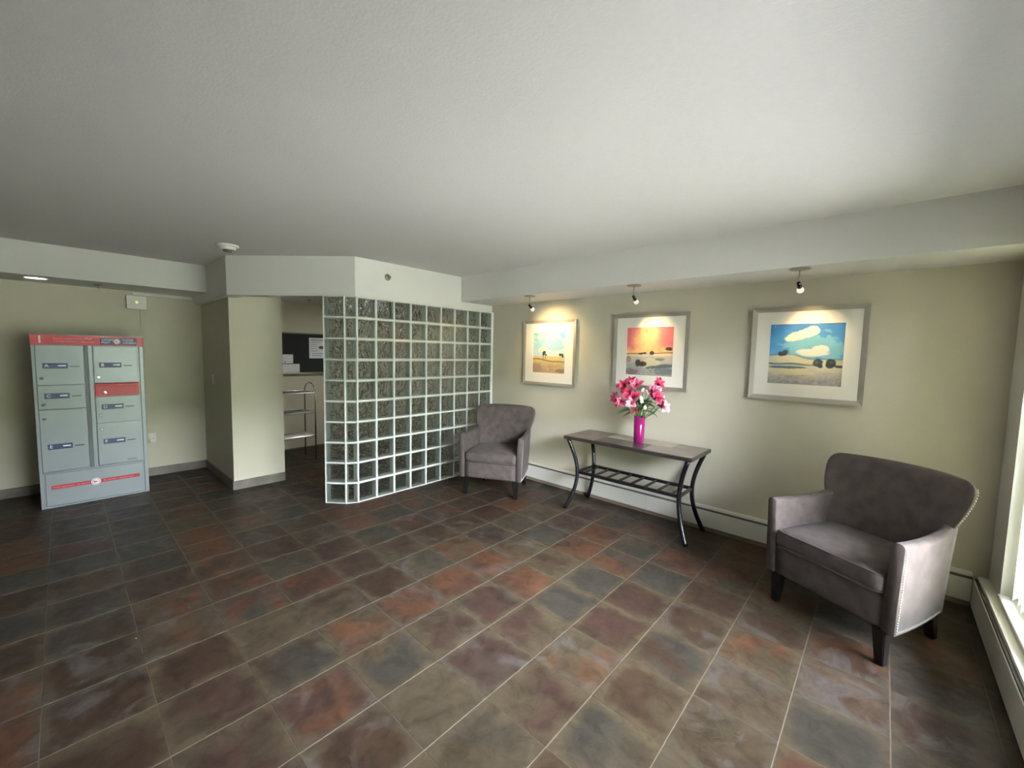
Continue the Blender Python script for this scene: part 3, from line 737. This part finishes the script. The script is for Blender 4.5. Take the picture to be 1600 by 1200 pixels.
def art3(u, v):
    hill = .475+.02*sin(u*5) if u < .35 else .475+.02*sin(1.75)-.07*ss(.3, .6, u)
    if v > hill:
        c = mixr((88, 160, 214), (40, 106, 168), ss(.4, 1, v)*.7+.5*fbm(u*5, v*6, 4, 31)); c = mixr(c, (140, 196, 196), .6*ell(u, v, .62, .62, .4, .2, .8, 32))
        c = mixr(c, (150, 206, 204), .5*ss(.2, .5, fbm(u*9, v*9, 4, 33)))
        c = mixr(c, (240, 228, 208), max(ell(u, v-.28*(u-.4), .40, .80, .19, .07, .45, 34), ell(u, v, .58, .88, .10, .075, .45, 35), ell(u, v, .50, .84, .14, .07, .45, 36)))
        c = mixr(c, (222, 222, 212), .95*max(ell(u, v, .60, .53, .22, .06, .4, 37), ell(u, v, .70, .585, .12, .07, .4, 38)))
    else:
        c = mixr((206, 202, 178), (150, 148, 150), ss(.30, .0, v)+.5*fbm(u*8, v*16, 4, 39))
        c = mixr(c, (72, 92, 98), .85*(1-ss(.006, .02, abs(v-.345+.02*u+.008*sin(u*14))))*(1-ss(.5, .75, u)))
        c = mixr(c, (70, 100, 112), .85*ell(u, v, .25, .285, .27, .022, .4, 40)); c = mixr(c, (150, 182, 190), .7*ell(u, v, .3, .32, .3, .012, .4, 41))
        c = mixr(c, (216, 204, 158), .6*ell(u, v, .3, .21, .35, .05, .6, 42))
        k = fbm(u*16, v*24, 4, 43); c = mixr(c, (104, 98, 104), ss(.08, .5, k)*.7*ss(.22, .08, v)); c = mixr(c, (226, 222, 216), ss(.1, .5, -k)*.5*ss(.24, .1, v))
    if v < .5: c = mixr(c, (104, 124, 120), .7*(1-ss(.004, .014, abs(v-hill))))
    for cx, cy, rx, ry in ((.17, .505, .035, .035), (.235, .53, .04, .04), (.20, .49, .05, .02), (.68, .37, .062, .075), (.71, .32, .04, .04), (.85, .37, .06, .07), (.83, .33, .05, .04), (.95, .315, .05, .02)):
        c = mixr(c, (54, 66, 72), .95*ell(u, v, cx, cy, rx, ry, .5, 44))
    c = mixr(c, (110, 128, 132), .6*ell(u, v, .665, .375, .022, .02, .3, 45)); c = mixr(c, (110, 128, 132), .5*ell(u, v, .85, .38, .022, .018, .3, 46))
    return c
def picture(label, x0, x1, z0, z1, art):
    cx, cz = (x0+x1)/2, (z0+z1)/2; W2, H2 = (x1-x0)/2, (z1-z0)/2
    p_ = thing('framed_picture', label, 'picture', (cx, YP-.001, cz))
    fw, fd = .034, .032
    # mitred frame: four mouldings
    def side(a, b, c, d):     # outer a,b inner c,d (x,z)
        bm = bmesh.new()
        pts = [(a, -.010), (a, -fd), (c, -fd+.008), (c, -.010)]; qts = [(b, -.010), (b, -fd), (d, -fd+.008), (d, -.010)]
        A = [bm.verts.new((q[0][0], q[1], q[0][1])) for q in pts]; B = [bm.verts.new((q[0][0], q[1], q[0][1])) for q in qts]
        bm.faces.new(A); bm.faces.new(B[::-1])
        for i in range(4): bm.faces.new((A[i], A[(i+1) % 4], B[(i+1) % 4], B[i]))
        return bm
    oc = [(-W2, -H2), (W2, -H2), (W2, H2), (-W2, H2)]; ic = [(x+(fw if x < 0 else -fw), z+(fw if z < 0 else -fw)) for x, z in oc]
    for i in range(4): obj('frame_moulding', side(oc[i], oc[(i+1) % 4], ic[i], ic[(i+1) % 4]), M['frame'], p_)
    obj('backing', bx(-W2+.01, W2-.01, -.012, 0, -H2+.01, H2-.01), M['black'], p_)
    a = .229; fx = W2-fw+.002; fz = H2-fw+.002
    mb = bmesh.new()   # mat board with window
    for r in ((-fx, fx, a, fz), (-fx, fx, -fz, -a), (-fx, -a, -a, a), (a, fx, -a, a)): box(mb, r[0], r[1], -.0225, -.018, r[2], r[3])
    obj('mat_board', mb, M['matb'], p_)
    N = 130; bm = bmesh.new(); vs = [[bm.verts.new((-a-.004+(2*a+.008)*i/N, -.0165, -a-.004+(2*a+.008)*j/N)) for i in range(N+1)] for j in range(N+1)]
    for j in range(N):
        for i in range(N): bm.faces.new((vs[j][i], vs[j][i+1], vs[j+1][i+1], vs[j+1][i]))
    bl = [bm.verts.new((x, -.0125, z)) for x, z in ((-a-.004, -a-.004), (a+.004, -a-.004), (a+.004, a+.004), (-a-.004, a+.004))]; bm.faces.new(bl)
    me = bpy.data.meshes.new('painted_print'); bm.to_mesh(me); bm.free()
    at_ = me.color_attributes.new('Col', 'FLOAT_COLOR', 'POINT')
    arr = []
    for j in range(N+1):
        for i in range(N+1): arr += list(lin([q/255 for q in art(i/N, j/N)]))+[1]
    arr += [.5, .5, .5, 1]*4
    at_.data.foreach_set('color', arr); me.materials.append(M['paint'])
    o = bpy.data.objects.new('painted_print', me); C.objects.link(o); o.parent = p_
    return p_
picture('silver-framed landscape with pale blue sky and gold field, leftmost of three', -3.245, -2.497, 1.152, 1.900, art1)
picture('silver-framed landscape with red sunset sky, above the flowers', -2.040, -1.306, 1.200, 1.918, art2)
picture('silver-framed landscape with bright blue sky and white clouds, rightmost', -.812, -.098, 1.196, 1.912, art3)

# ------------------------------------------------------------------ PICTURE SPOTLIGHTS
def spot(label, x, power, aim, size=54):
    s_ = thing('picture_spotlight', label, 'spotlight', (x, 3.342, 2.12), group=None)
    obj('canopy', lathe(bmesh.new(), [(0, 0), (.062, 0), (.062, -.004), (.05, -.009), (.014, -.011), (0, -.011)], 28), M['brushed'], s_, smooth=False)
    obj('stem', tube(bmesh.new(), [(0, 0, -.01), (0, 0, -.098)], .0032, 8), M['brushed'], s_, smooth=True)
    d = (Vector(aim)-Vector((x, 3.342, 2.0))).normalized(); q = d.to_track_quat('Z', 'Y').to_matrix().to_4x4(); q.translation = (0, 0, -.098)
    hd_ = obj('socket', lathe(bmesh.new(), [(0, -.012), (.010, -.010), (.012, .0), (.014, .036), (.0115, .04), (0, .04)], 16), M['tmetal'], s_, smooth=True); hd_.matrix_local = q
    b_ = obj('bulb', lathe(bmesh.new(), [(0, .040), (.010, .042), (.019, .052), (.022, .062), (.019, .074), (.010, .081), (0, .083)], 18), M['bulb'], s_, smooth=True); b_.matrix_local = q
    L = bpy.data.lights.new('spot_beam', 'SPOT'); L.energy = power; L.color = (1, .72, .36); L.spot_size = radians(size); L.spot_blend = 1.0; L.shadow_soft_size = .02
    lo = bpy.data.objects.new('spot_beam', L); C.objects.link(lo); lo.parent = s_
    q2 = (-d).to_track_quat('Z', 'Y').to_matrix().to_4x4(); q2.translation = Vector((0, 0, -.098))+d*.092; lo.matrix_local = q2
spot('small ceiling spotlight above the pale blue picture', -2.81, 15, (-2.80, 3.79, 1.66), 120)
spot('small ceiling spotlight above the red sunset picture', -1.642, 9, (-1.62, 3.79, 1.66), 64)
spot('small ceiling spotlight above the rightmost picture', -.464, 9, (-.42, 3.79, 1.66), 64)

# ------------------------------------------------------------------ COMMUNITY MAILBOX
MX = -5.61
mb_ = thing('mailbox_cabinet', 'grey parcel mailbox cabinet with red top banner standing against the left wall', 'mailbox', (MX, 0, 0))
y0, y1, zt = -.184, .560, 1.600
obj('cabinet_body', bx(-.50, -.012, y0+.004, y1-.004, 0, zt-.004, bev=.004), M['mailgrey'], mb_)
fr = bmesh.new()
for a in ((y0, y0+.022, 0, 1.508), (y1-.03, y1, 0, 1.508), (y0+.022, y1-.03, 0, .016), (.168, .198, .335, 1.508), (y0+.022, y1-.03, .322, .338)): box(fr, -.014, .004, a[0], a[1], a[2], a[3], .002, 1)
obj('front_frame', fr, M['mailgrey'], mb_)
obj('divider_channel', bx(-.013, -.002, .142, .168, .338, 1.508), M['maildark'], mb_)
bn = obj('banner', bx(-.014, .010, y0-.002, y1+.002, 1.508, 1.600, bev=.003), M['red'], mb_)
obj('banner_panel', bx(.0101, .0112, .255, .518, 1.519, 1.583), M['blue'], bn)
obj('banner_trim', bx(-.014, .013, y0-.002, y1+.002, 1.598, 1.604), M['mailgrey'], bn)
text('1', .095, bn, -.152, 1.552, .0105, M['print'], bold=.0015)
text('Parcel compartment', .0225, bn, -.045, 1.566, .0105, M['pinkprint']); text('Compartiment à colis', .0225, bn, -.045, 1.541, .0105, M['pinkprint'])
text('Mail', .03, bn, .150, 1.568, .0105, M['pinkprint']); text('Courrier', .024, bn, .135, 1.540, .0105, M['pinkprint'])
text('CANADA', .026, bn, .262, 1.564, .0116, M['print']); text('POST', .026, bn, .262, 1.538, .0116, M['print'])
text('POSTES', .024, bn, .412, 1.564, .0116, M['print']); text('CANADA', .024, bn, .412, 1.539, .0116, M['print'])
def emblem(parent, y, z, r, x):
    Mx = Matrix.Translation((x, y, z)) @ Matrix.Rotation(radians(90), 4, 'Y')
    obj('emblem_disc', lathe(bmesh.new(), [(0, 0), (r, 0), (r, .0012), (0, .0012)], 24, Mx), M['print'], parent)
    obj('emblem_ring', lathe(bmesh.new(), [(r*.72, .0012), (r*.82, .0012), (r*.82, .002), (r*.72, .002)], 24, Mx), M['red'], parent)
    bm = bmesh.new()
    for pts in ([(-.55, .28), (.5, .02), (-.55, -.02)], [(-.55, -.1), (.5, -.02), (-.35, -.34)]):
        a = [bm.verts.new((x+.0025, y+p*r, z+q_*r)) for p, q_ in pts]; b2 = [bm.verts.new((x+.0012, y+p*r, z+q_*r)) for p, q_ in pts]
        bm.faces.new(a); bm.faces.new(b2[::-1])
        for i in range(3): bm.faces.new((a[i], a[(i+1) % 3], b2[(i+1) % 3], b2[i]))
    obj('emblem_wing', bm, M['red'], parent)
emblem(bn, .372, 1.551, .024, .0112)
doors = [('A', -.160, .140, 1.143, 1.500, 1.316, 1.204), ('C', -.160, .140, .920, 1.138, 1.040, .963), ('E', -.160, .140, .343, .915, .570, .834),
         ('B', .202, .512, 1.150, 1.500, 1.320, 1.204), ('D', .202, .512, .760, 1.012, .912, .834), ('F', .202, .512, .343, .755, .571, .697)]
for nme, a, b, z0, z1, lz, kz in doors:
    dr = obj('compartment_door', bx(-.012, .006, a, b, z0, z1, bev=.002), M['mailgrey'], mb_)
    lft = a+.038
    obj('label_strip', bx(.0061, .0072, lft, lft+.157, lz-.024, lz+.026), M['blue'], dr)
    text(nme, .040, dr, lft+.012, lz+.001, .0074, M['print'])
    obj('print_block', bx(.0073, .0078, lft+.095, lft+.145, lz-.004, lz+.008), M['print'], dr)
    obj('name_slot', bx(.0061, .0075, lft+.170, lft+.232, lz-.010, lz-.001), M['black'], dr)
    kx = a+.030
    obj('lock', lathe(bmesh.new(), [(0, 0), (.013, 0), (.013, .005), (.009, .009), (0, .009)], 16, Matrix.Translation((.006, kx, kz)) @ Matrix.Rotation(radians(90), 4, 'Y')), M['chrome'], dr)
sd = obj('outgoing_mail_slot', bx(-.012, .005, .202, .518, 1.018, 1.145, bev=.002), M['red'], mb_, label='red outgoing mail flap')
obj('slot_hood', prism_y(bmesh.new(), [(.005, 1.118), (.024, 1.122), (.026, 1.140), (.005, 1.143)], .204, .516), M['red'], sd)
obj('slot_plate', bx(.0051, .008, .212, .495, 1.030, 1.100, bev=.001), M['red'], sd)
obj('lock', lathe(bmesh.new(), [(0, 0), (.013, 0), (.013, .006), (0, .007)], 16, Matrix.Translation((.008, .268, 1.052)) @ Matrix.Rotation(radians(90), 4, 'Y')), M['chrome'], sd)
bp_ = obj('bottom_panel', bx(-.012, .000, -.150, .515, .020, .318, bev=.002), M['mailgrey'], mb_)
obj('red_stripe', bx(.0001, .0014, -.116, .490, .172, .206), M['red'], bp_)
text('From anywhere... to anyone', .021, bp_, -.105, .189, .0016, M['pinkprint']); text("De partout... jusqu'à vous", .021, bp_, .225, .189, .0016, M['pinkprint'])
emblem(bp_, .174, .189, .034, .0014)
obj('maker_plate', bx(.0061, .0070, .402, .476, .362, .374), M['maildark'], mb_)

# ------------------------------------------------------------------ SMALL FITTINGS
# recessed light disc in the soffit over the mailbox
rl = thing('recessed_light', 'round white recessed light in the soffit above the mailbox', 'light', (-5.82, -.13, 2.12))
obj('trim_ring', lathe(bmesh.new(), [(.085, 0), (.085, -.005), (.072, -.008), (.070, 0)], 32), M['cord'], rl)
obj('lens', lathe(bmesh.new(), [(0, -.003), (.071, -.003), (.071, -.001), (0, -.001)], 32), M['led'], rl)
def sprinkler(label, loc, rot=(0, 0, 0)):
    s_ = thing('sprinkler_head', label, 'sprinkler', loc); s_.rotation_euler = rot
    obj('escutcheon', lathe(bmesh.new(), [(0, 0), (.032, 0), (.030, -.006), (.012, -.009), (0, -.009)], 20), M['brushed'], s_)
    obj('frame_arm', tube(tube(bmesh.new(), [(.004, 0, -.008), (.012, 0, -.022), (.004, 0, -.038)], .002, 5), [(-.004, 0, -.008), (-.012, 0, -.022), (-.004, 0, -.038)], .002, 5), M['brushed'], s_)
    obj('deflector', lathe(bmesh.new(), [(0, -.038), (.014, -.038), (.014, -.040), (0, -.041)], 12), M['brushed'], s_)
sprinkler('sprinkler head in the soffit above the mailbox', (-5.933, .278, 2.12))
sprinkler('sprinkler head in the alcove ceiling above the notice board', (-6.0, 2.36, 2.2))
sprinkler('sidewall sprinkler on the white header above the glass blocks', (-3.82, 2.28, 2.262), (0, radians(-90), 0))
sd_ = thing('smoke_detector', 'white round smoke detector on the ceiling beside the header corner', 'smoke detector', (-4.33, 1.02, H))
obj('mounting_ring', lathe(bmesh.new(), [(0, 0), (.085, 0), (.085, -.012), (.078, -.018), (0, -.018)], 32), M['cord'], sd_, smooth=False)
obj('housing', lathe(bmesh.new(), [(0, -.018), (.066, -.018), (.058, -.040), (0, -.040)], 32), M['cord'], sd_)
obj('sensor_chamber', lathe(bmesh.new(), [(0, -.040), (.036, -.040), (.034, -.056), (0, -.058)], 20), M['slot'], sd_)
# surface box with indicator
eb = thing('alarm_box', 'white surface box with indicator high on the wall above the mailbox', 'alarm box', (XM, .588, 1.993))
obj('box_cover', bx(0, .055, -.084, .084, -.075, .075, bev=.006), M['cord'], eb)
obj('indicator', lathe(bmesh.new(), [(0, 0), (.015, 0), (.013, .006), (0, .008)], 16, Matrix.Translation((.055, .0, .004)) @ Matrix.Rotation(radians(90), 4, 'Y')), M['indicator'], eb)
obj('conduit', bx(0, .014, .028, .042, -1.35, -.075, bev=.003), M['wall'], eb)
tr_ = bx(XM, XM+.03, .56, 1.09, 2.075, 2.105); st('trim_1', tr_, M['white'])
def plate(name, label, cat, loc, rz, kids):
    p_ = thing(name, label, cat, loc, rz)
    obj('cover_plate', bx(-.035, .035, -.006, 0, -.057, .057, bev=.003), M['cord'], p_)
    kids(p_); return p_
def outlet_k(p_):
    obj('receptacle', bx(-.017, .017, -.009, -.005, .006, .040, bev=.002), M['cord'], p_)
    ad_ = obj('plug_adapter', bx(-.022, .022, -.045, -.006, -.046, -.006, bev=.004), M['cord'], p_)
def sw_k(p_): obj('toggle', bx(-.014, .014, -.010, -.005, -.030, .030, bev=.002), M['cord'], p_)
plate('wall_outlet', 'white outlet with plug on the wall right of the mailbox', 'outlet', (XM, .668, .447), radians(90), outlet_k)
plate('light_switch', 'white light switch on the side of the beige column', 'switch', (-5.78, 1.18, 1.14), 0, sw_k)

# ------------------------------------------------------------------ ALCOVE
nb_ = thing('notice_board', 'dark notice board on the alcove wall behind the column', 'notice board', (XB, 2.40, 1.45))
obj('board_panel', bx(0, .016, -.58, .62, -.29, .285), M['board'], nb_)
fb = bmesh.new()
for a in ((-.59, .63, .28, .298), (-.59, -.575, -.29, .29), (.615, .63, -.29, .29)): box(fb, 0, .022, a[0], a[1], a[2], a[3])
obj('board_frame', fb, M['slot'], nb_); obj('board_tray', bx(0, .04, -.59, .63, -.318, -.292, bev=.003), M['brushed'], nb_)
def paper(label, ya, yb, za, zb, prints):
    p_ = thing('paper_notice', label, 'paper', (XB+.0162, (ya+yb)/2, (za+zb)/2))
    obj('sheet', bx(0, .0015, -(yb-ya)/2, (yb-ya)/2, -(zb-za)/2, (zb-za)/2), M['paper'], p_)
    for a, b, c, d in prints: obj('print_line', bx(.0015, .0022, a, b, c, d), M['ink'], p_)
    return p_
paper('small white card pinned at the left of the notice board, upper one', 2.163, 2.305, 1.297, 1.427, [(-.05, -.03, -.05, -.035)])
paper('wide white card pinned at the left of the notice board, lower one', 2.163, 2.395, 1.165, 1.287, [])
pp = paper('tall white notice sheet pinned at the right of the notice board', 2.537, 2.792, 1.372, 1.684, [(-.10, .10, .115, .128), (-.10, .04, .085, .092), (-.10, -.01, .055, .061), (-.10, .0, .025, .031), (-.10, -.02, -.01, -.004), (-.10, -.01, -.045, -.039), (-.09, .08, -.085, -.079), (-.09, .05, -.115, -.109)])
obj('print_logo', lathe(bmesh.new(), [(0, .0015), (.045, .0015), (.045, .0024), (0, .0024)], 20, Matrix.Translation((0, .055, .01)) @ Matrix.Scale(.55, 4, (0, 0, 1)) @ Matrix.Rotation(radians(90), 4, 'Y')), M['slot'], pp)
al = thing('alcove_fill', 'added fill light in the alcove ceiling, unseen behind the glass blocks', 'light', (-5.1, 2.75, 2.2))  # invented light, added to brighten the alcove behind the glass
obj('trim_ring', lathe(bmesh.new(), [(.085, 0), (.085, -.005), (.072, -.008), (.070, 0)], 32), M['cord'], al)
obj('lens', lathe(bmesh.new(), [(0, -.003), (.071, -.003), (.071, -.001), (0, -.001)], 32), M['led'], al)
L = bpy.data.lights.new('alcove_fill_lamp', 'AREA'); L.shape = 'DISK'; L.size = .14; L.energy = 7; L.color = (1, .98, .94)
lo = bpy.data.objects.new('alcove_fill_lamp', L); C.objects.link(lo); lo.parent = al; lo.location = (0, 0, -.012)
# chrome shelf rack
rk = thing('wire_shelf_rack', 'small chrome shelf rack in the alcove under the notice board', 'shelf rack', (-5.89, 2.04, 0))
for y in (-.265, .262):
    pts = [(.18, y, .004), (.18, y, .93)]+[(.18*cos(a), y, .93+.12*sin(a)) for a in [pi*i/10 for i in range(1, 10)]]+[(-.18, y, .93), (-.18, y, .004)]
    obj('end_frame', tube(bmesh.new(), pts, .009, 8), M['chrome'], rk, smooth=True)
for z in (.33, .655, .925):
    b = bmesh.new()
    for x in (-.18, .18): tube(b, [(x, -.262, z), (x, .262, z)], .006, 6)
    for i in range(13):
        x = -.165+.33*i/12; tube(b, [(x, -.262, z+.004), (x, .262, z+.004)], .0022, 4)
    for y in (-.262, 0, .262): tube(b, [(-.18, y, z), (.18, y, z)], .005, 6)
    obj('wire_shelf', b, M['chrome'], rk)
